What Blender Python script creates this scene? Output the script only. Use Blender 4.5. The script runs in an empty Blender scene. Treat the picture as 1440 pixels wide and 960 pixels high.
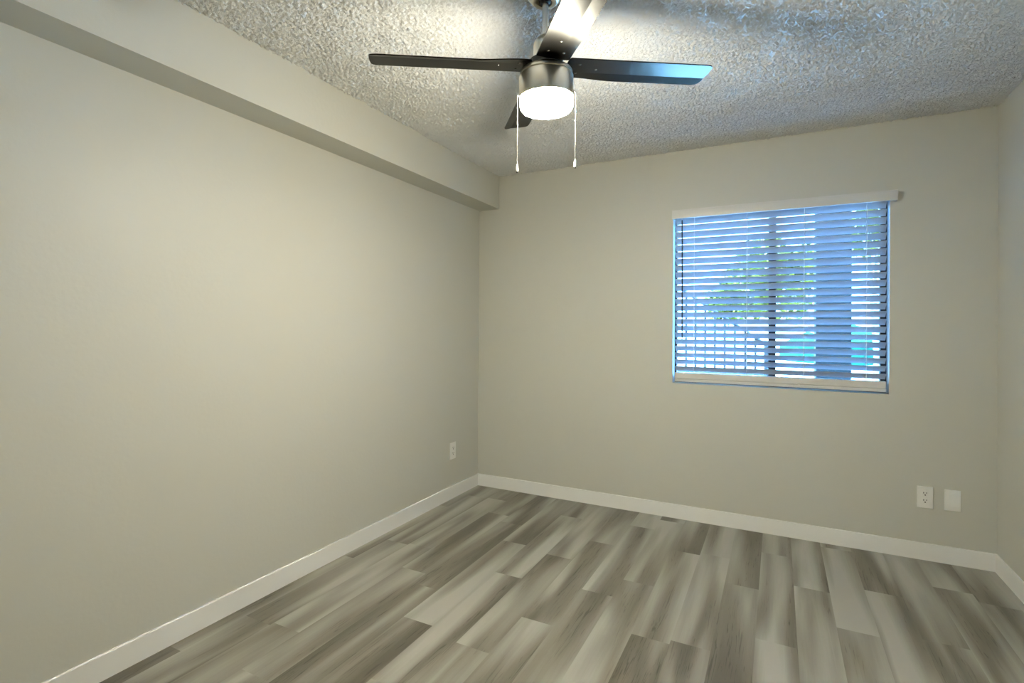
import bpy, bmesh, math, random
import numpy as np
from mathutils import Matrix, Vector

random.seed(7)
np.random.seed(7)
scene = bpy.context.scene
COL = scene.collection
PI = math.pi
R = math.radians

# ------------------------------------------------------------------ camera
CAM_Z = 1.2575
cam_data = bpy.data.cameras.new('camera')
cam = bpy.data.objects.new('camera', cam_data)
COL.objects.link(cam)
F_PX = 730.2
cam_data.sensor_width = 36.0
cam_data.lens = F_PX / 1440 * 36.0
cam_data.shift_y = (457.15 - 480.0) / 1440
cam_data.clip_start = 0.02
cam_data.clip_end = 400
_a, _b, _c = R(27.0717), R(.2182), R(.3975)
_F = Vector((-math.sin(_a) * math.cos(_b), math.cos(_a) * math.cos(_b), math.sin(_b)))
_R = Vector((math.cos(_a), math.sin(_a), 0))
_U = _R.cross(_F)
_R2 = _R * math.cos(_c) + _U * math.sin(_c)
_U2 = _U * math.cos(_c) - _R * math.sin(_c)
_m = Matrix((_R2, _U2, -_F)).transposed().to_4x4()
_m.translation = (0, 0, CAM_Z)
cam.matrix_world = _m
scene.camera = cam

# ------------------------------------------------------------------ exposure, world, sun
vs = scene.view_settings
vs.view_transform = 'Standard'
vs.look = 'None'
vs.gamma = 1.0
vs.use_curve_mapping = False
EXPOSURE = 0.0
vs.exposure = EXPOSURE

SKY_COLOR = (0.13, 0.40, 1.0)
SKY_STRENGTH = 32.0
SUN_STRENGTH = 600.0
LAMP_COLOR = (1.0, 0.935, 0.745)
LAMP_STRENGTH = 345.0
HALL_COLOR = (1.0, 0.97, 0.90)
HALL_STRENGTH = 150.0

world = bpy.data.worlds.new('sky')
scene.world = world
world.use_nodes = True
bg = world.node_tree.nodes['Background']
bg.inputs['Color'].default_value = (*SKY_COLOR, 1)
bg.inputs['Strength'].default_value = SKY_STRENGTH

sun_d = bpy.data.lights.new('sun', 'SUN')
sun_d.energy = SUN_STRENGTH
sun_d.angle = R(0.6)
sun_d.color = (0.29, 0.65, 1.0)
sun = bpy.data.objects.new('sun', sun_d)
COL.objects.link(sun)
sun.rotation_euler = Vector((0.18, 0.12, -0.97)).to_track_quat('-Z', 'Y').to_euler()
sun.location = (0, -4, 8)

cy = scene.cycles
try:
    cy.max_bounces = 14
    cy.diffuse_bounces = 8
    cy.glossy_bounces = 6
    cy.transparent_max_bounces = 16
    cy.sample_clamp_indirect = 8.0
    cy.caustics_reflective = False
    cy.caustics_refractive = False
except Exception:
    pass

# ------------------------------------------------------------------ room dimensions (metres)
XL, XR = -2.124, 1.026          # left / right wall faces
YB, YF = 3.572, -0.55           # far wall (with the window) / near wall behind the camera
H = 2.44
XS, ZS = -1.946, 2.182          # soffit face and underside
GROUND = -1.2


# ------------------------------------------------------------------ helpers
def new_mat(name):
    m = bpy.data.materials.new(name)
    m.use_nodes = True
    nt = m.node_tree
    return m, nt, nt.nodes['Principled BSDF']


def plain(name, col, rough=0.5, metal=0.0, spec=0.5, **kw):
    m, nt, p = new_mat(name)
    p.inputs['Base Color'].default_value = (*col, 1)
    p.inputs['Roughness'].default_value = rough
    p.inputs['Metallic'].default_value = metal
    p.inputs['Specular IOR Level'].default_value = spec
    for k, v in kw.items():
        p.inputs[k].default_value = v
    return m


def node(nt, t, **kw):
    n = nt.nodes.new(t)
    for k, v in kw.items():
        setattr(n, k, v)
    return n


def bumpy(name, col, rough, scale, strength, dist=0.002, detail=3.0, spec=0.5):
    """paint with a rolled-on texture"""
    m, nt, p = new_mat(name)
    p.inputs['Base Color'].default_value = (*col, 1)
    p.inputs['Roughness'].default_value = rough
    p.inputs['Specular IOR Level'].default_value = spec
    tc = node(nt, 'ShaderNodeTexCoord')
    nz = node(nt, 'ShaderNodeTexNoise')
    nz.inputs['Scale'].default_value = scale
    nz.inputs['Detail'].default_value = detail
    bp = node(nt, 'ShaderNodeBump')
    bp.inputs['Strength'].default_value = strength
    bp.inputs['Distance'].default_value = dist
    nt.links.new(tc.outputs['Object'], nz.inputs['Vector'])
    nt.links.new(nz.outputs['Fac'], bp.inputs['Height'])
    nt.links.new(bp.outputs['Normal'], p.inputs['Normal'])
    return m


def set_props(o, label=None, cat=None, group=None, kind=None):
    if label: o['label'] = label
    if cat: o['category'] = cat
    if group: o['group'] = group
    if kind: o['kind'] = kind
    return o


def link_mesh(name, me, mat=None, parent=None, loc=(0, 0, 0)):
    o = bpy.data.objects.new(name, me)
    COL.objects.link(o)
    o.location = loc
    if mat is not None:
        me.materials.append(mat)
    if parent is not None:
        o.parent = parent
    return o


def from_bm(name, bm, mat=None, parent=None, loc=(0, 0, 0), smooth=None):
    bmesh.ops.recalc_face_normals(bm, faces=bm.faces)
    me = bpy.data.meshes.new(name)
    bm.to_mesh(me)
    bm.free()
    if smooth:
        for p in me.polygons:
            p.use_smooth = True
        try:
            me.set_sharp_from_angle(angle=R(smooth))
        except Exception:
            pass
    return link_mesh(name, me, mat, parent, loc)


def empty(name, loc=(0, 0, 0), rz=0.0, **props):
    o = bpy.data.objects.new(name, None)
    COL.objects.link(o)
    o.location = loc
    o.rotation_euler = (0, 0, rz)
    o.empty_display_size = 0.1
    set_props(o, **props)
    return o


def add_box(bm, lo, hi, bevel=0.0, segs=2):
    vs_ = [bm.verts.new((x, y, z)) for z in (lo[2], hi[2]) for y in (lo[1], hi[1]) for x in (lo[0], hi[0])]
    q = [(0, 2, 3, 1), (4, 5, 7, 6), (0, 1, 5, 4), (2, 6, 7, 3), (0, 4, 6, 2), (1, 3, 7, 5)]
    fs = [bm.faces.new([vs_[i] for i in f]) for f in q]
    if bevel > 0:
        es = list({e for f in fs for e in f.edges})
        bmesh.ops.bevel(bm, geom=es, offset=bevel, segments=segs, profile=0.7, affect='EDGES')
    return fs


def box(name, lo, hi, mat, parent=None, bevel=0.0, segs=2):
    bm = bmesh.new()
    add_box(bm, lo, hi, bevel, segs)
    return from_bm(name, bm, mat, parent, smooth=35 if bevel else None)


def add_lathe(bm, prof, n=48, c=(0, 0)):
    """prof: [(r, z)...] revolved round the vertical through c; open ends are closed when r = 0"""
    rings = []
    for r, z in prof:
        if r < 1e-6:
            rings.append([bm.verts.new((c[0], c[1], z))])
        else:
            rings.append([bm.verts.new((c[0] + r * math.cos(2 * PI * k / n), c[1] + r * math.sin(2 * PI * k / n), z)) for k in range(n)])
    for a, b in zip(rings, rings[1:]):
        for k in range(n):
            k2 = (k + 1) % n
            if len(a) == 1 and len(b) == 1:
                continue
            if len(a) == 1:
                bm.faces.new((a[0], b[k], b[k2]))
            elif len(b) == 1:
                bm.faces.new((a[k], b[0], a[k2]))
            else:
                bm.faces.new((a[k], b[k], b[k2], a[k2]))


def lathe(name, prof, mat, parent=None, n=48, loc=(0, 0, 0), smooth=35):
    bm = bmesh.new()
    add_lathe(bm, prof, n)
    return from_bm(name, bm, mat, parent, loc, smooth)


def add_tube(bm, pts, r, n=8):
    pts = [Vector(p) for p in pts]
    rings = []
    for i, p in enumerate(pts):
        d = (pts[min(i + 1, len(pts) - 1)] - pts[max(i - 1, 0)]).normalized()
        s = d.cross(Vector((0, 0, 1)) if abs(d.z) < .9 else Vector((1, 0, 0))).normalized()
        t = d.cross(s)
        rings.append([bm.verts.new(p + (s * math.cos(2 * PI * k / n) + t * math.sin(2 * PI * k / n)) * r) for k in range(n)])
    for a, b in zip(rings, rings[1:]):
        for k in range(n):
            bm.faces.new((a[k], a[(k + 1) % n], b[(k + 1) % n], b[k]))
    bm.faces.new(rings[0][::-1])
    bm.faces.new(rings[-1])


def tube(name, pts, r, mat, parent=None, n=8):
    bm = bmesh.new()
    add_tube(bm, pts, r, n)
    return from_bm(name, bm, mat, parent, smooth=40)


# ------------------------------------------------------------------ materials
WALL = (0.615, 0.606, 0.548)
M_wall = bumpy('satin_wall_paint', WALL, 0.48, 55, 0.30, 0.0018, 4, 0.30)
M_trim = plain('white_trim_paint', (0.91, 0.905, 0.88), 0.35)
M_white = plain('white_plastic', (0.88, 0.875, 0.84), 0.35)
M_slot = plain('dark_slot', (0.02, 0.02, 0.02), 0.6)
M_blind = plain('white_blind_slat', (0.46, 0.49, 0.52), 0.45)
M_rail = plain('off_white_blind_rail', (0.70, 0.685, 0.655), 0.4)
M_cord = plain('white_cord', (0.85, 0.86, 0.87), 0.6)
M_chain = plain('pale_bead_chain', (0.22, 0.21, 0.19), 0.5, 0.3)
M_wand = plain('smoked_wand', (0.012, 0.012, 0.014), 0.4)
M_bronze = plain('dark_bronze_aluminium', (0.010, 0.012, 0.015), 0.5, 0.3)
M_blade = plain('dark_satin_blade', (0.013, 0.0125, 0.011), 0.28, 0.8, spec=0.2)
M_screw = plain('screw_steel', (0.10, 0.095, 0.085), 0.4, 1.0)
M_dark = plain('dark_gap', (0.015, 0.015, 0.015), 0.6)


def nickel(name, col, rough):
    m, nt, p = new_mat(name)
    p.inputs['Base Color'].default_value = (*col, 1)
    p.inputs['Metallic'].default_value = 1.0
    p.inputs['Roughness'].default_value = rough
    p.inputs['Anisotropic'].default_value = 0.7
    tg = node(nt, 'ShaderNodeTangent', direction_type='RADIAL', axis='Z')
    nt.links.new(tg.outputs['Tangent'], p.inputs['Tangent'])
    return m


M_nickel = nickel('brushed_nickel', (0.74, 0.71, 0.63), 0.28)


def glow(name, col, strength):
    m, nt, p = new_mat(name)
    p.inputs['Base Color'].default_value = (0.9, 0.9, 0.88, 1)
    p.inputs['Roughness'].default_value = 0.35
    p.inputs['Emission Color'].default_value = (*col, 1)
    p.inputs['Emission Strength'].default_value = strength
    return m


M_glass_shade = glow('frosted_glass_lit', LAMP_COLOR, LAMP_STRENGTH)
M_hall_lamp = glow('hall_lamp_lit', HALL_COLOR, HALL_STRENGTH)


def clear_glass():
    m = bpy.data.materials.new('window_glass')
    m.use_nodes = True
    nt = m.node_tree
    for n in list(nt.nodes):
        nt.nodes.remove(n)
    out = node(nt, 'ShaderNodeOutputMaterial')
    mix = node(nt, 'ShaderNodeMixShader')
    tr = node(nt, 'ShaderNodeBsdfTransparent')
    tr.inputs['Color'].default_value = (0.93, 0.97, 0.98, 1)
    gl = node(nt, 'ShaderNodeBsdfGlossy')
    gl.inputs['Roughness'].default_value = 0.02
    fr = node(nt, 'ShaderNodeFresnel')
    fr.inputs['IOR'].default_value = 1.45
    nt.links.new(fr.outputs[0], mix.inputs[0])
    nt.links.new(tr.outputs[0], mix.inputs[1])
    nt.links.new(gl.outputs[0], mix.inputs[2])
    nt.links.new(mix.outputs[0], out.inputs['Surface'])
    return m


M_pane = clear_glass()


def floor_mat():
    """grey-brown vinyl planks: each plank is a quad with its own UV offset, so the streaks break at every joint"""
    m, nt, p = new_mat('grey_vinyl_plank')
    L = nt.links.new
    uv = node(nt, 'ShaderNodeUVMap', uv_map='plank')
    at = node(nt, 'ShaderNodeAttribute', attribute_name='tone')
    sx = node(nt, 'ShaderNodeSeparateXYZ')
    L(uv.outputs[0], sx.inputs[0])

    def vec(ax, ay):
        c = node(nt, 'ShaderNodeCombineXYZ')
        a = node(nt, 'ShaderNodeMath', operation='MULTIPLY'); a.inputs[1].default_value = ax
        b = node(nt, 'ShaderNodeMath', operation='MULTIPLY'); b.inputs[1].default_value = ay
        L(sx.outputs[0], a.inputs[0]); L(sx.outputs[1], b.inputs[0])
        L(a.outputs[0], c.inputs[0]); L(b.outputs[0], c.inputs[1])
        return c.outputs[0]

    def noise(v, detail, rough, dist):
        n = node(nt, 'ShaderNodeTexNoise')
        n.inputs['Scale'].default_value = 1.0
        n.inputs['Detail'].default_value = detail
        n.inputs['Roughness'].default_value = rough
        n.inputs['Distortion'].default_value = dist
        L(v, n.inputs['Vector'])
        return n.outputs['Fac']

    def ramp(f, pts):
        r = node(nt, 'ShaderNodeValToRGB')
        el = r.color_ramp.elements
        while len(el) < len(pts):
            el.new(0.5)
        for e, (pos, c) in zip(el, pts):
            e.position = pos
            e.color = (*c, 1) if not isinstance(c, float) else (c, c, c, 1)
        L(f, r.inputs[0])
        return r.outputs[0]

    def math2(op, a, b):
        n = node(nt, 'ShaderNodeMath', operation=op)
        for i, v in enumerate((a, b)):
            if isinstance(v, float): n.inputs[i].default_value = v
            else: L(v, n.inputs[i])
        return n.outputs[0]

    broad = noise(vec(9.5, 0.95), 0.8, 0.45, 0.45)          # long soft light and dark bands
    fine = noise(vec(70.0, 3.0), 4.0, 0.6, 0.8)              # grain
    tone = math2('MULTIPLY_ADD', at.outputs['Fac'], 0.12)
    nt.nodes[-1].inputs[2].default_value = -0.06
    f = math2('ADD', broad, tone)
    g = math2('MULTIPLY', math2('SUBTRACT', fine, 0.5), 0.10)
    f = math2('ADD', f, g)
    base = ramp(f, [(0.27, (0.110, 0.098, 0.074)), (0.42, (0.186, 0.172, 0.138)), (0.54, (0.280, 0.266, 0.226)), (0.69, (0.405, 0.394, 0.354))])
    # dark thin grain strokes, only in the dark bands
    strokes = noise(vec(75.0, 3.2), 3.0, 0.55, 2.2)
    sm = ramp(strokes, [(0.34, 1.0), (0.42, 0.0)])
    dk = ramp(f, [(0.36, 1.0), (0.52, 0.0)])
    sf = math2('MULTIPLY', math2('MULTIPLY', sm, dk), 0.75)
    mx = node(nt, 'ShaderNodeMix', data_type='RGBA')
    L(sf, mx.inputs[0]); L(base, mx.inputs[6]); mx.inputs[7].default_value = (0.055, 0.047, 0.035, 1)
    L(mx.outputs[2], p.inputs['Base Color'])
    p.inputs['Roughness'].default_value = 0.38
    p.inputs['Specular IOR Level'].default_value = 0.5
    bp = node(nt, 'ShaderNodeBump')
    bp.inputs['Strength'].default_value = 0.12
    bp.inputs['Distance'].default_value = 0.001
    L(fine, bp.inputs['Height']); L(bp.outputs['Normal'], p.inputs['Normal'])
    return m


M_floor = floor_mat()
M_popcorn = bumpy('popcorn_ceiling', (0.90, 0.898, 0.885), 0.9, 170, 0.8, 0.004, 3, 0.1)

# ------------------------------------------------------------------ floor
def build_floor():
    bm = bmesh.new()
    uvl = bm.loops.layers.uv.new('plank')
    tl = bm.faces.layers.float.new('tone')
    W, PL, X0 = 0.1515, 0.914, 0.077
    # joints read off the photograph, by row of planks
    known = {-3: 2.165, -2: 2.78, -1: 2.34, 0: 2.905, 1: 2.585, 3: 2.65, 4: 2.30, -4: 2.135, -5: 1.66, -6: 2.387, -7: 2.037, -8: 1.75,
             -9: 2.345, -11: 2.057, -10: 1.80, -12: 1.25, -13: 1.507, 2: 3.02}
    k0, k1 = math.floor((XL - X0) / W), math.ceil((XR - X0) / W)
    for k in range(k0, k1):
        x0, x1 = max(XL, X0 + k * W), min(XR, X0 + (k + 1) * W)
        if x1 - x0 < 1e-4:
            continue
        ph = known.get(k, random.uniform(0, PL))
        j = math.floor((YF - ph) / PL)
        while ph + j * PL < YB:
            y0, y1 = max(YF, ph + j * PL), min(YB, ph + (j + 1) * PL)
            j += 1
            if y1 - y0 < 1e-4:
                continue
            f = bm.faces.new([bm.verts.new((x, y, 0)) for x, y in ((x0, y0), (x1, y0), (x1, y1), (x0, y1))])
            ox, oy = random.uniform(0, 90), random.uniform(0, 90)
            f[tl] = random.random()
            for l in f.loops:
                l[uvl].uv = (l.vert.co.x + ox, l.vert.co.y + oy)
    # slab under the planks
    add_box(bm, (XL - .14, YF - .14, -.12), (XR + .14, YB + .14, -.001))
    me = bpy.data.meshes.new('floor')
    bm.to_mesh(me)
    bm.free()
    return link_mesh('floor', me, M_floor)


set_props(build_floor(), 'grey brown wood look vinyl plank floor', 'floor', kind='structure')

# ------------------------------------------------------------------ walls
WX0, WX1, WZ0, WZ1 = -0.6215, 0.5620, 0.894, 2.010     # window opening
TH = 0.14


def structure(name, boxes, mat, label, cat):
    bm = bmesh.new()
    for lo, hi in boxes:
        add_box(bm, lo, hi)
    return set_props(from_bm(name, bm, mat), label, cat, kind='structure')


structure('wall_left', [((XL - TH, YF - TH, -.12), (XL, YB + TH, H + .2))], M_wall, 'long plain greige left wall below the soffit', 'wall')
structure('wall_right', [((XR, YF - TH, -.12), (XR + TH, YB + TH, H + .2))], M_wall, 'narrow sliver of greige wall at right edge', 'wall')
structure('wall_back', [((XL, YB, -.12), (WX0, YB + TH, H + .2)), ((WX1, YB, -.12), (XR, YB + TH, H + .2)),
                        ((WX0, YB, -.12), (WX1, YB + TH, WZ0)), ((WX0, YB, WZ1), (WX1, YB + TH, H + .2))], M_wall,
          'greige far wall with the window in it', 'wall')
DX0, DX1, DZ = -0.48, 0.42, 2.05
structure('wall_front', [((XL, YF - TH, -.12), (DX0, YF, H + .2)), ((DX1, YF - TH, -.12), (XR, YF, H + .2)),
                         ((DX0, YF - TH, DZ), (DX1, YF, H + .2))], M_wall, 'greige near wall with the open doorway behind the camera', 'wall')
structure('soffit', [((XL, YF, ZS), (XS, YB, H + .02))], M_wall, 'boxed greige soffit running along top of left wall', 'soffit')

# hallway behind the doorway (its ceiling lamp throws light through the open door)
HX0, HX1, HY = -1.1, 1.1, -1.75
structure('wall_hall', [((HX0 - .1, HY, -.12), (HX0, YF - TH, H + .2)), ((HX1, HY, -.12), (HX1 + .1, YF - TH, H + .2)),
                        ((HX0 - .1, HY - .1, -.12), (HX1 + .1, HY, H + .2))], M_wall, 'hallway walls behind the doorway', 'wall')
structure('floor_hall', [((HX0, HY, -.12), (HX1, YF - TH, 0))], M_trim, 'hallway floor behind the doorway', 'floor')
structure('ceiling_hall', [((HX0, HY, H), (HX1, YF - TH, H + .1))], M_trim, 'hallway ceiling behind the doorway', 'ceiling')
hl = empty('hall_ceiling_light', (0.0, -1.15, H), label='round flush ceiling light in the hallway', cat='ceiling light')
lathe('lamp_base', [(0, 0), (.15, 0), (.15, -.02), (0, -.02)], M_nickel, hl)
lathe('lamp_shade', [(.14, -.02), (.14, -.05), (.11, -.08), (.05, -.095), (0, -.098)], M_hall_lamp, hl)


def build_ceiling():
    """popcorn ceiling: a fine relief grid where the photograph shows it"""
    x0, x1, y0, y1 = XS - .004, XR + .004, 0.35, YB + .004
    st = 0.0052
    nx, ny = int((x1 - x0) / st) + 1, int((y1 - y0) / st) + 1
    rng = np.random.default_rng(3)
    kx = np.fft.fftfreq(nx, st)[:, None]
    ky = np.fft.fftfreq(ny, st)[None, :]
    k = np.sqrt(kx ** 2 + ky ** 2)

    def band(lo, hi):
        flt = np.exp(-(k / hi) ** 2) * (1 - np.exp(-(k / lo) ** 2))
        w = np.fft.ifft2(np.fft.fft2(rng.standard_normal((nx, ny))) * flt).real
        return w / w.std()

    h = band(44, 78)
    big = band(3, 9)
    h = np.clip(h + 0.25 * big + 0.15, -0.4, 2.2)
    z = H - 0.0050 * (h + 0.4)
    X, Y = np.meshgrid(np.linspace(x0, x1, nx), np.linspace(y0, y1, ny), indexing='ij')
    co = np.stack([X, Y, z], -1).reshape(-1, 3).astype(np.float32)
    idx = np.arange(nx * ny).reshape(nx, ny)
    q = np.stack([idx[:-1, :-1], idx[:-1, 1:], idx[1:, 1:], idx[1:, :-1]], -1).reshape(-1, 4)
    # slab above, light tight, and the plain part behind the camera
    nb = len(co)
    sl = np.array([[x, y, zz] for zz in (H + .004, H + .2) for y in (YF - TH, YB + TH) for x in (XL - TH, XR + TH)], np.float32)
    co = np.concatenate([co, sl])
    b = [(0, 2, 3, 1), (4, 5, 7, 6), (0, 1, 5, 4), (2, 6, 7, 3), (0, 4, 6, 2), (1, 3, 7, 5)]
    q = np.concatenate([q, np.array(b) + nb]).astype(np.int32)
    me = bpy.data.meshes.new('ceiling')
    me.vertices.add(len(co))
    me.vertices.foreach_set('co', co.ravel())
    me.loops.add(q.size)
    me.loops.foreach_set('vertex_index', q.ravel())
    me.polygons.add(len(q))
    me.polygons.foreach_set('loop_start', np.arange(0, q.size, 4, dtype=np.int32))
    sm = np.ones(len(q), bool)
    sm[-6:] = False
    me.polygons.foreach_set('use_smooth', sm)
    me.update(calc_edges=True)
    me.validate()
    return link_mesh('ceiling', me, M_popcorn)


set_props(build_ceiling(), 'white popcorn textured ceiling', 'ceiling', kind='structure')

# ------------------------------------------------------------------ baseboards
BH, BT = 0.0925, 0.010


def board(name, p0, p1, nrm, label):
    """square-edged board with an eased top edge, from p0 to p1, standing out along nrm"""
    p0, p1, nrm = Vector(p0), Vector(p1), Vector(nrm)
    prof = [(0, 0), (BT, 0), (BT, BH - .004), (BT - .0012, BH - .0012), (BT - .004, BH), (0, BH)]
    bm = bmesh.new()
    ends = []
    for p in (p0, p1):
        ends.append([bm.verts.new(p + nrm * d + Vector((0, 0, z))) for d, z in prof])
    n = len(prof)
    for i in range(n):
        bm.faces.new((ends[0][i], ends[0][(i + 1) % n], ends[1][(i + 1) % n], ends[1][i]))
    bm.faces.new(ends[0][::-1])
    bm.faces.new(ends[1])
    return set_props(from_bm(name, bm, M_trim), label, 'baseboard', kind='structure')


board('baseboard_left', (XL, YF, 0), (XL, YB, 0), (1, 0, 0), 'white baseboard along the left wall')
board('baseboard_back', (XL, YB, 0), (XR, YB, 0), (0, -1, 0), 'white baseboard along the far wall under the window')
board('baseboard_right', (XR, YF, 0), (XR, YB, 0), (-1, 0, 0), 'white baseboard along the right wall')

# ------------------------------------------------------------------ window
win = empty('window_1', (0, YB + TH * .8, WZ0), label='dark framed sliding window behind the white blinds', cat='window', kind='structure')
wy0, wy1 = -0.022, 0.022
FW = 0.030
FJ = 0.012


def wlocal(o):
    return o


bm = bmesh.new()
zt = WZ1 - WZ0
add_box(bm, (WX0, wy0, 0), (WX0 + FJ, wy1, zt))
add_box(bm, (WX1 - FW, wy0, 0), (WX1, wy1, zt))
add_box(bm, (WX0 + FJ, wy0, 0), (WX1 - FW, wy1, FW))
add_box(bm, (WX0 + FJ, wy0, zt - FW), (WX1 - FW, wy1, zt))
from_bm('window_frame', bm, M_bronze, win)
MX = -0.030
bm = bmesh.new()
add_box(bm, (MX - .022, wy0 - .004, FW), (MX + .022, wy1 - .012, zt - FW), .003)
from_bm('meeting_stile', bm, M_bronze, win, smooth=35)
box('pane', (WX0 + FJ, .004, FW), (MX - .02, .008, zt - FW), M_pane, win)
box('pane', (MX + .02, .004, FW), (WX1 - FW, .008, zt - FW), M_pane, win)

# ------------------------------------------------------------------ blind
bl = empty('window_blind', (0, YB, WZ0), label='white two inch slatted blind hanging in the window, slats tilted half open', cat='blind')
SX0, SX1 = WX0 + .013, WX1 - .012
SP, SW, TILT = 0.0445, 0.0505, R(38)
SYC = 0.007 + SW / 2 * math.cos(TILT)          # slat centre line, measured from the wall face
Z0 = 0.985 - WZ0
bm = bmesh.new()
NS = 23
for i in range(NS):
    zc = Z0 + .006 + i * SP
    # slightly crowned slat, room edge up
    cs = []
    for j in range(7):
        s = -0.5 + j / 6
        crown = 0.0022 * (1 - (2 * s) ** 2)
        y = s * SW * math.cos(TILT) + crown * math.sin(TILT)
        z = -s * SW * math.sin(TILT) + crown * math.cos(TILT)
        cs.append((y, z))
    up = [(SX0, SYC + y, zc + z + .0013) for y, z in cs]
    nrm = [(y, z) for y, z in cs]
    a = [bm.verts.new((SX0, SYC + y, zc + z + .0014)) for y, z in nrm] + [bm.verts.new((SX0, SYC + y, zc + z - .0014)) for y, z in nrm[::-1]]
    b = [bm.verts.new((SX1, v.co.y, v.co.z)) for v in a]
    n = len(a)
    for k in range(n):
        bm.faces.new((a[k], a[(k + 1) % n], b[(k + 1) % n], b[k]))
    bm.faces.new(a[::-1])
    bm.faces.new(b)
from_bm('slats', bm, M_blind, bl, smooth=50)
# bottom rail: two closed slats lying on the thick rail
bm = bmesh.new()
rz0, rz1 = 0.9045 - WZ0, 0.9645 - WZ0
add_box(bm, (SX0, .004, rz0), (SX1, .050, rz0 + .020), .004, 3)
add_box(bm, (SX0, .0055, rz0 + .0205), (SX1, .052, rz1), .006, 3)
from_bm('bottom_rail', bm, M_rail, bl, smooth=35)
bm = bmesh.new()
add_box(bm, (SX0, .004, 1.985 - WZ0), (SX1, .056, 2.008 - WZ0), .003)
from_bm('headrail', bm, M_blind, bl, smooth=35)
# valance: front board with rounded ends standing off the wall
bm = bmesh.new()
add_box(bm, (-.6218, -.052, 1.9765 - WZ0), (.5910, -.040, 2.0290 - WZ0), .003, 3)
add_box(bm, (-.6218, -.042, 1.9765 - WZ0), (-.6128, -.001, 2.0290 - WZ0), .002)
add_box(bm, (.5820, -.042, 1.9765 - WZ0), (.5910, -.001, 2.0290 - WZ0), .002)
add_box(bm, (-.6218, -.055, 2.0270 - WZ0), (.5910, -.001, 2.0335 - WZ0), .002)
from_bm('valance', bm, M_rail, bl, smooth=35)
for x in (-.4882, -.1723, .1420, .4557):
    bm = bmesh.new()
    yf, yr = SYC - SW / 2 * math.cos(TILT) - .0022, SYC + SW / 2 * math.cos(TILT) + .0022
    for y in (yf, yr):
        add_tube(bm, [(x, y, rz1), (x, y, 1.986 - WZ0)], .0015, 6)
    for i in range(NS):
        zc = Z0 + .006 + i * SP
        add_tube(bm, [(x, yf, zc + .0115), (x, SYC, zc - .0035), (x, yr, zc - .0145)], .0008, 5)
    from_bm('ladder_cord', bm, M_cord, bl, smooth=50)
wand = tube('tilt_wand', [(-.5631, -.012, 1.972 - WZ0), (-.5600, -.014, 1.60 - WZ0), (-.5590, -.014, 1.183 - WZ0)], .0042, M_wand, bl, 6)
tube('hook', [(-.5631, .010, 1.992 - WZ0), (-.5631, -.006, 1.992 - WZ0), (-.5631, -.012, 1.982 - WZ0), (-.5631, -.012, 1.970 - WZ0)], .002, M_white, wand, 6)

# ------------------------------------------------------------------ outlets and plates
def plate_bm(w, h, t=.006):
    bm = bmesh.new()
    add_box(bm, (-w / 2, -t, -h / 2), (w / 2, 0, h / 2), .0028, 3)
    return bm


def duplex(name, loc, rz, w, h, label):
    o = empty(name, loc, rz, label=label, cat='outlet')
    from_bm('cover_plate', plate_bm(w, h), M_white, o, smooth=35)
    for s in (-1, 1):
        bm = bmesh.new()
        cz = s * .0195
        vsn = []
        for k in range(32):                     # rounded receptacle face, flat top and bottom
            a = 2 * PI * k / 32
            vsn.append((.0172 * math.cos(a), max(-.0142, min(.0142, .0172 * math.sin(a)))))
        fr = [bm.verts.new((x, -.0082, cz + z)) for x, z in vsn]
        bk = [bm.verts.new((x, -.005, cz + z)) for x, z in vsn]
        for k in range(32):
            bm.faces.new((fr[k], fr[(k + 1) % 32], bk[(k + 1) % 32], bk[k]))
        bm.faces.new(fr)
        bm.faces.new(bk[::-1])
        rc = from_bm('receptacle', bm, M_white, o)
        bm = bmesh.new()
        add_box(bm, (-.0080, -.0090, cz + .001), (-.0052, -.0080, cz + .0095))
        add_box(bm, (.0052, -.0090, cz + .002), (.0078, -.0080, cz + .0090))
        vsn = [(.0033 * math.cos(2 * PI * k / 14), .0033 * math.sin(2 * PI * k / 14)) for k in range(14)]
        fr = [bm.verts.new((x, -.0090, cz - .0062 + z)) for x, z in vsn]
        bk = [bm.verts.new((x, -.0080, cz - .0062 + z)) for x, z in vsn]
        for k in range(14):
            bm.faces.new((fr[k], fr[(k + 1) % 14], bk[(k + 1) % 14], bk[k]))
        bm.faces.new(fr)
        sl = from_bm('slots', bm, M_slot, rc)
        sl['label'] = 'dark plug slots'
    bm = bmesh.new()
    vsn = [(.0028 * math.cos(2 * PI * k / 12), .0028 * math.sin(2 * PI * k / 12)) for k in range(12)]
    fr = [bm.verts.new((x, -.0070, z)) for x, z in vsn]
    bk = [bm.verts.new((x, -.0055, z)) for x, z in vsn]
    for k in range(12):
        bm.faces.new((fr[k], fr[(k + 1) % 12], bk[(k + 1) % 12], bk[k]))
    bm.faces.new(fr)
    from_bm('screw', bm, M_white, o)
    return o


duplex('wall_outlet', (.7240, YB, .3425), 0, .0715, .117, 'white duplex outlet with dark slots on far wall, left of the blank plate')
duplex('wall_outlet', (XL, 3.207, .3480), PI / 2, .074, .122, 'white outlet low on the left wall near the far corner')
bp_ = empty('blank_wall_plate', (.8425, YB, .3430), label='white blank plate on the far wall by the right corner, right of the outlet', cat='wall plate')
from_bm('cover_plate', plate_bm(.0690, .114), M_white, bp_, smooth=35)
bm = bmesh.new()
add_box(bm, (-.0168, -.0078, -.0335), (.0168, -.005, .0335), .0012)
from_bm('insert', bm, M_white, bp_, smooth=35)

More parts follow.
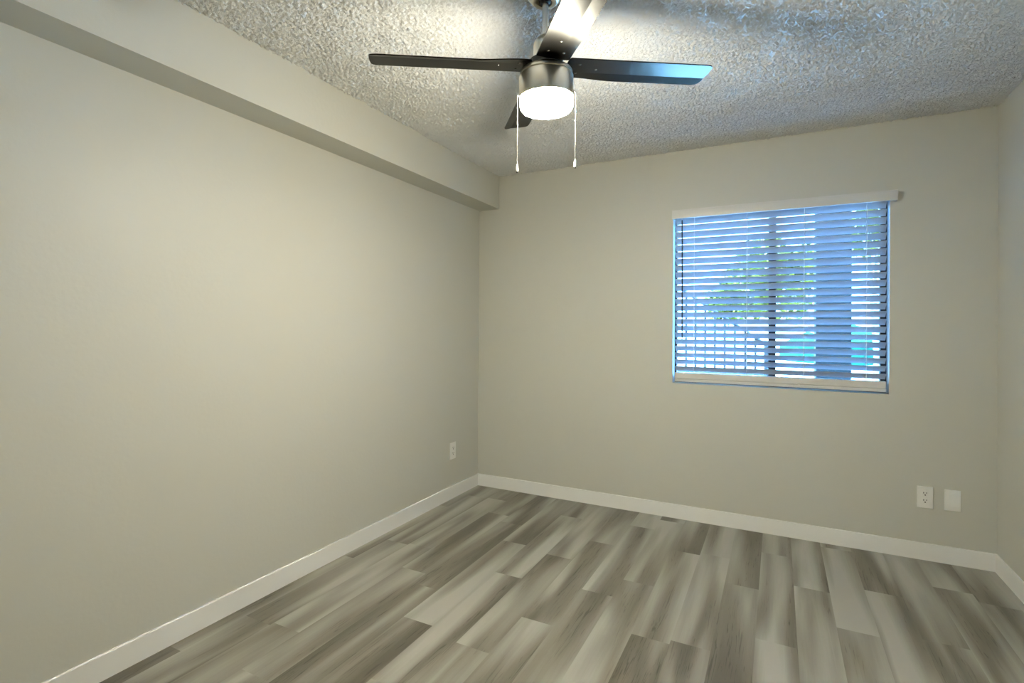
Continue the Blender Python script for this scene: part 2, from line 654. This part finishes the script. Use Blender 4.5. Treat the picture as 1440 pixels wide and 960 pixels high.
# ------------------------------------------------------------------ ceiling fan
FX, FY = -0.7312, 1.6685
FAN_ANGLE = 27.07 + 10.31
fan = empty('ceiling_fan', (FX, FY, H), label='brushed nickel ceiling fan with four dark blades and a lit drum light', cat='ceiling fan')
zz = lambda z: z - H
lathe('canopy', [(0, 0), (.072, 0), (.071, -.006), (.064, -.020), (.052, -.034), (.043, -.0425), (.040, -.044), (.026, -.044), (.024, -.030), (0, -.030)], M_nickel, fan)
lathe('hanger_ball', [(0, -.026), (.014, -.028), (.021, -.036), (.021, -.041), (.013, -.047), (0, -.047)], M_dark, fan, 32)
lathe('downrod', [(0, -.040), (.0108, -.040), (.0108, zz(2.262)), (0, zz(2.262))], M_nickel, fan, 24)
lathe('rod_cover', [(.0112, zz(2.277)), (.030, zz(2.276)), (.036, zz(2.268)), (.042, zz(2.258)), (.044, zz(2.245)), (.044, zz(2.196)), (0, zz(2.196))], M_nickel, fan)
lathe('flywheel', [(0, zz(2.197)), (.058, zz(2.197)), (.060, zz(2.194)), (.060, zz(2.160)), (0, zz(2.160))], M_dark, fan)
mh = lathe('motor_housing', [(0, zz(2.1655)), (.072, zz(2.1655)), (.084, zz(2.1640)), (.0905, zz(2.159)), (.0925, zz(2.155)), (.0925, zz(2.1475)), (.087, zz(2.1472)), (.087, zz(2.143)), (0, zz(2.143))], M_nickel, fan)
lh = lathe('light_housing', [(0, zz(2.1435)), (.090, zz(2.1435)), (.0945, zz(2.1415)), (.0955, zz(2.138)), (.0955, zz(2.070)), (.0948, zz(2.0665)), (.090, zz(2.0665)), (.0895, zz(2.075)), (0, zz(2.075))], M_nickel, fan, 64)
sh = lathe('glass_shade', [(0, zz(2.072)), (.0885, zz(2.072)), (.0915, zz(2.066)), (.0935, zz(2.058)), (.0935, zz(2.040)), (.0915, zz(2.031)), (.085, zz(2.0235)), (.074, zz(2.0195)), (.050, zz(2.0182)), (0, zz(2.0178))], M_glass_shade, fan, 64, smooth=60)
sh['label'] = 'glowing frosted glass drum'


def blade_mesh():
    r0, r1 = .064, .611
    wA, wM, wB = -.0575, .0225, .0575
    us = [r0 + (r1 - r0) * t for t in np.linspace(0, 1, 60)]
    vsn = [wA, wA + .004] + list(np.linspace(wA + .012, wM - .004, 8)) + [wM, wM + .004] + list(np.linspace(wM + .010, wB - .004, 5)) + [wB]

    def tip(v):                                  # slightly bowed end with rounded corners
        rA, rB = .016, .026
        base = r1 - .006 * (v / .0575) ** 2
        if v < wA + rA:
            d = wA + rA - v
            base -= rA - math.sqrt(max(0, rA * rA - d * d))
        if v > wB - rB:
            d = v - (wB - rB)
            base -= rB - math.sqrt(max(0, rB * rB - d * d))
        return base

    def hgt(u, v):
        t = min(1, max(0, (u - .10) / .16))
        t = t * t * (3 - 2 * t)
        p1, p2 = math.tan(R(6)), math.tan(R(6) + R(12) * t)
        z = -v * p1 if v < wM else -wM * p1 - (v - wM) * p2
        return z

    bm = bmesh.new()
    top, bot = [], []
    for v in vsn:
        e = tip(v)
        root = r0 + .006 * (abs(v) / .0575) ** 4
        row_t, row_b = [], []
        for t in np.linspace(0, 1, 60):
            u = root + (e - root) * t
            z = hgt(u, v)
            row_t.append(bm.verts.new((u, v, z + .002)))
            row_b.append(bm.verts.new((u, v, z - .002)))
        top.append(row_t)
        bot.append(row_b)
    nv, nu = len(vsn), 60
    for i in range(nv - 1):
        for j in range(nu - 1):
            bm.faces.new((top[i][j], top[i][j + 1], top[i + 1][j + 1], top[i + 1][j]))
            bm.faces.new((bot[i][j], bot[i + 1][j], bot[i + 1][j + 1], bot[i][j + 1]))
    for i in range(nv - 1):
        for j, in ((0,), (nu - 1,)):
            bm.faces.new((top[i][j], top[i + 1][j], bot[i + 1][j], bot[i][j]))
    for j in range(nu - 1):
        for i in (0, nv - 1):
            bm.faces.new((top[i][j], bot[i][j], bot[i][j + 1], top[i][j + 1]))
    return bm, hgt


bm, hgt = blade_mesh()
blade0 = from_bm('blade', bm, M_blade, fan, smooth=9)
blade0.location = (0, 0, zz(2.176))
blade0.rotation_euler = (0, 0, R(FAN_ANGLE))
screws = []
for (u, v) in ((.110, -.026), (.110, .026), (.178, .0)):
    bm = bmesh.new()
    z = hgt(u, v) - .002
    rings = []
    for rr, dz in ((.0046, 0), (.0042, -.0014), (.0024, -.0024)):
        rings.append([bm.verts.new((u + rr * math.cos(2 * PI * k / 14), v + rr * math.sin(2 * PI * k / 14), z + dz)) for k in range(14)])
    for a, b in zip(rings, rings[1:]):
        for k in range(14):
            bm.faces.new((a[k], a[(k + 1) % 14], b[(k + 1) % 14], b[k]))
    bm.faces.new(rings[-1])
    screws.append(from_bm('screw', bm, M_screw, blade0, smooth=40))
for q in (1, 2, 3):
    b = blade0.copy()
    COL.objects.link(b)
    b.parent = fan
    b.rotation_euler = (0, 0, R(FAN_ANGLE + 90 * q))
    for s in screws:
        c = s.copy()
        COL.objects.link(c)
        c.parent = b


def pull_chain(dx, dy, z0, z1):
    bm = bmesh.new()
    # a short spout on the housing, then beads so fine they read as a cord
    add_tube(bm, [(dx * .93, dy * .93, zz(z0)), (dx, dy, zz(z0) - .001)], .0022, 8)
    add_tube(bm, [(dx, dy, zz(z0) + .001), (dx, dy, zz(z1) + .022)], .0008, 6)
    n = int((z0 - z1) / .0042)
    for i in range(n):
        z = zz(z0) - i * .0042
        if z < zz(z1) + .022:
            break
        r_ = .0013
        a = [bm.verts.new((dx + r_ * math.cos(2 * PI * k / 6), dy + r_ * math.sin(2 * PI * k / 6), z)) for k in range(6)]
        t, b = bm.verts.new((dx, dy, z + .0017)), bm.verts.new((dx, dy, z - .0017))
        for k in range(6):
            bm.faces.new((a[k], a[(k + 1) % 6], t))
            bm.faces.new((a[(k + 1) % 6], a[k], b))
    # little connector two thirds down the upper half
    add_lathe(bm, [(0, zz(z0) - .098), (.0026, zz(z0) - .099), (.0026, zz(z0) - .106), (0, zz(z0) - .107)], 10, (dx, dy))
    ch = from_bm('pull_chain', bm, M_chain, fan, smooth=50)
    kb = bmesh.new()
    add_lathe(kb, [(0, zz(z1) + .026), (.0026, zz(z1) + .025), (.0040, zz(z1) + .016), (.0050, zz(z1) + .006), (.0046, zz(z1)), (0, zz(z1) - .001)], 16, (dx, dy))
    from_bm('pull_knob', kb, M_white, ch, smooth=40)
    kb = bmesh.new()
    add_lathe(kb, [(0, zz(z1)), (.0030, zz(z1) - .0005), (.0024, zz(z1) - .004), (0, zz(z1) - .005)], 12, (dx, dy))
    from_bm('knob_tip', kb, M_dark, ch, smooth=40)


# the fan hangs a little out of plumb on its ball: everything under the canopy leans the same way
_rx = Vector((math.cos(R(27.07)), math.sin(R(27.07)), 0))
_dx = Vector((-_rx.y, _rx.x, 0))
_ez = Vector((0, 0, 1))


def lean(side, far):
    ex = _rx * math.cos(R(side)) + _ez * math.sin(R(side))
    n = ex.cross(_dx)
    ey = _dx * math.cos(R(far)) + n * math.sin(R(far))
    n = ex.cross(ey)
    return Matrix((ex, ey, n)).transposed() @ Matrix((_rx, _dx, _ez))


LEAN, LEAN_BODY = lean(2.5, 1.97), lean(1.2, 1.97)
for o in fan.children:
    kind = o.name.split('.')[0]
    if kind == 'blade':
        o.matrix_basis = LEAN.to_4x4() @ o.matrix_basis
    elif kind not in ('canopy', 'hanger_ball'):
        o.matrix_basis = LEAN_BODY.to_4x4() @ o.matrix_basis

for s_, lat, z0_, z1_ in ((-1, .1020, 2.072, 1.803), (1, .1020, 2.084, 1.820)):
    p = LEAN_BODY @ (_rx * lat * s_ - _dx * .012 + _ez * zz(z0_))
    pull_chain(p.x, p.y, H + p.z, z1_)

# ------------------------------------------------------------------ outside the window
M_deck = bumpy('pale_concrete', (0.62, 0.62, 0.60), 0.8, 12, 0.1, 0.01)
M_stucco = bumpy('white_stucco', (0.80, 0.79, 0.76), 0.85, 30, 0.3, 0.01)
M_post = plain('dark_painted_post', (0.003, 0.004, 0.005), 0.8, spec=0.05)
M_iron = plain('black_iron', (0.006, 0.006, 0.007), 0.6, spec=0.1)
M_teal = plain('teal_canvas', (0.003, 0.030, 0.020), 0.8, spec=0.02)
M_bark = bumpy('bark', (0.10, 0.075, 0.05), 0.9, 20, 0.6, 0.02)
M_roof = bumpy('grey_roof', (0.25, 0.24, 0.24), 0.9, 15, 0.4, 0.02)


def leaf_mat():
    m, nt, p = new_mat('leaves')
    oi = node(nt, 'ShaderNodeNewGeometry')
    r = node(nt, 'ShaderNodeValToRGB')
    r.color_ramp.elements[0].color = (0.020, 0.026, 0.0022, 1)
    r.color_ramp.elements[1].color = (0.062, 0.058, 0.0055, 1)
    nt.links.new(oi.outputs['Random Per Island'], r.inputs[0])
    nt.links.new(r.outputs[0], p.inputs['Base Color'])
    p.inputs['Roughness'].default_value = 0.8
    p.inputs['Specular IOR Level'].default_value = 0.02
    return m


M_leaf = leaf_mat()

structure('ground', [((-30, YB + TH + .02, GROUND - .2), (30, 60, GROUND))], M_deck, 'pale sunlit concrete yard outside the window', 'ground')

# white building across the yard
bld = empty('white_building', (0, 22, GROUND), label='sunlit white stucco building across the yard', cat='building')
box('facade', (-14, 0, 0), (14, 8, 6.4), M_stucco, bld)
box('roof', (-14.4, -.5, 6.4), (14.4, 8.4, 6.7), M_roof, bld, .03)

# dark porch post
post = empty('porch_post', (.365, 4.55, GROUND), label='dark square porch post just outside right half of window', cat='post')
box('shaft', (-.112, -.112, .06), (.112, .112, 5.2), M_post, post, .006)
box('base_plinth', (-.135, -.135, 0), (.135, .135, .06), M_post, post, .006)

# iron stair railing, handrail falling to the right
rl = empty('stair_railing', (-.9, 5.8, GROUND), label='black iron stair railing with sloping handrail outside left half of window', cat='railing')
x_a, z_a, x_b, z_b = -.45, 1.98 - GROUND, .80, 1.10 - GROUND
tube('handrail', [(x_a, 0, z_a), (x_b, 0, z_b)], .016, M_iron, rl, 10)
tube('bottom_rail', [(x_a, 0, .80 - GROUND), (x_b, 0, .80 - GROUND)], .012, M_iron, rl, 8)
nb = 13
for i in range(nb + 1):
    t = i / nb
    x = x_a + (x_b - x_a) * t
    zt_ = z_a + (z_b - z_a) * t
    if i in (0, nb):
        box('post', (x - .018, -.018, 0), (x + .018, .018, zt_), M_iron, rl, .003)
    else:
        box('baluster', (x - .011, -.011, .80 - GROUND), (x + .011, .011, zt_), M_iron, rl)

# teal umbrella
um = empty('patio_umbrella', (1.30, 14, GROUND), label='teal patio umbrella in the yard, seen through the blind low at right', cat='umbrella')
tube('pole', [(0, 0, .05), (0, 0, 2.62)], .022, M_white, um, 12)
lathe('base', [(0, 0), (.26, 0), (.26, .04), (.10, .07), (.03, .08), (0, .08)], M_white, um, 24)
bm = bmesh.new()
tipv = bm.verts.new((0, 0, 2.66))
NR = 8
mid = [bm.verts.new((.62 * math.cos(2 * PI * k / NR), .62 * math.sin(2 * PI * k / NR), 2.44)) for k in range(NR)]
rim = [bm.verts.new((1.25 * math.cos(2 * PI * k / NR), 1.25 * math.sin(2 * PI * k / NR), 2.10)) for k in range(NR)]
hem = [bm.verts.new((1.26 * math.cos(2 * PI * k / NR), 1.26 * math.sin(2 * PI * k / NR), 1.72)) for k in range(NR)]
for k in range(NR):
    k2 = (k + 1) % NR
    bm.faces.new((tipv, mid[k], mid[k2]))
    bm.faces.new((mid[k], rim[k], rim[k2], mid[k2]))
    bm.faces.new((rim[k], hem[k], hem[k2], rim[k2]))
cn = from_bm('canopy', bm, M_teal, um)
so = cn.modifiers.new('thickness', 'SOLIDIFY')
so.thickness = .006


def tree(loc, ht, centres, n, label, seed):
    rnd = random.Random(seed)
    t = empty('tree', loc, label=label, cat='tree')
    bm = bmesh.new()
    add_tube(bm, [(0, 0, 0), (.05, .03, ht * .35), (-.03, .02, ht * .62)], .09, 10)
    for c, r in centres:
        add_tube(bm, [(-.02, .02, ht * .5), (c[0] * .6, c[1] * .6, (ht * .5 + c[2]) / 2 + .1), c], .03, 7)
    from_bm('trunk', bm, M_bark, t, smooth=50)
    bm = bmesh.new()
    for i in range(n):
        c, r = centres[rnd.randrange(len(centres))]
        d = Vector((rnd.gauss(0, 1), rnd.gauss(0, 1), rnd.gauss(0, 1))).normalized() * r * rnd.uniform(.45, 1.0)
        p = Vector(c) + d
        s = rnd.uniform(.05, .10)
        ax = Vector((rnd.gauss(0, 1), rnd.gauss(0, 1), rnd.gauss(0, .6))).normalized()
        sd = ax.cross(Vector((rnd.gauss(0, 1), rnd.gauss(0, 1), rnd.gauss(0, 1)))).normalized()
        q = [p - ax * s, p + sd * s * .45, p + ax * s, p - sd * s * .45]
        bm.faces.new([bm.verts.new(v) for v in q])
    from_bm('crown', bm, M_leaf, t)


tree((.93, 11.5, GROUND), 4.6, [((-1.55, 0, 3.2), .62), ((-.80, .1, 3.15), .60), ((-1.15, -.1, 3.75), .60), ((-.40, 0, 3.7), .45), ((-1.9, .1, 2.95), .42)], 4200,
     'leafy green tree in the yard seen through middle of the blind', 5)
tree((1.75, 12.5, GROUND), 5.4, [((-.15, 0, 4.3), .50), ((.35, .1, 4.5), .55), ((0, 0, 4.9), .5)], 1500,
     'yellow green tree in the yard seen through top right of the blind', 9)
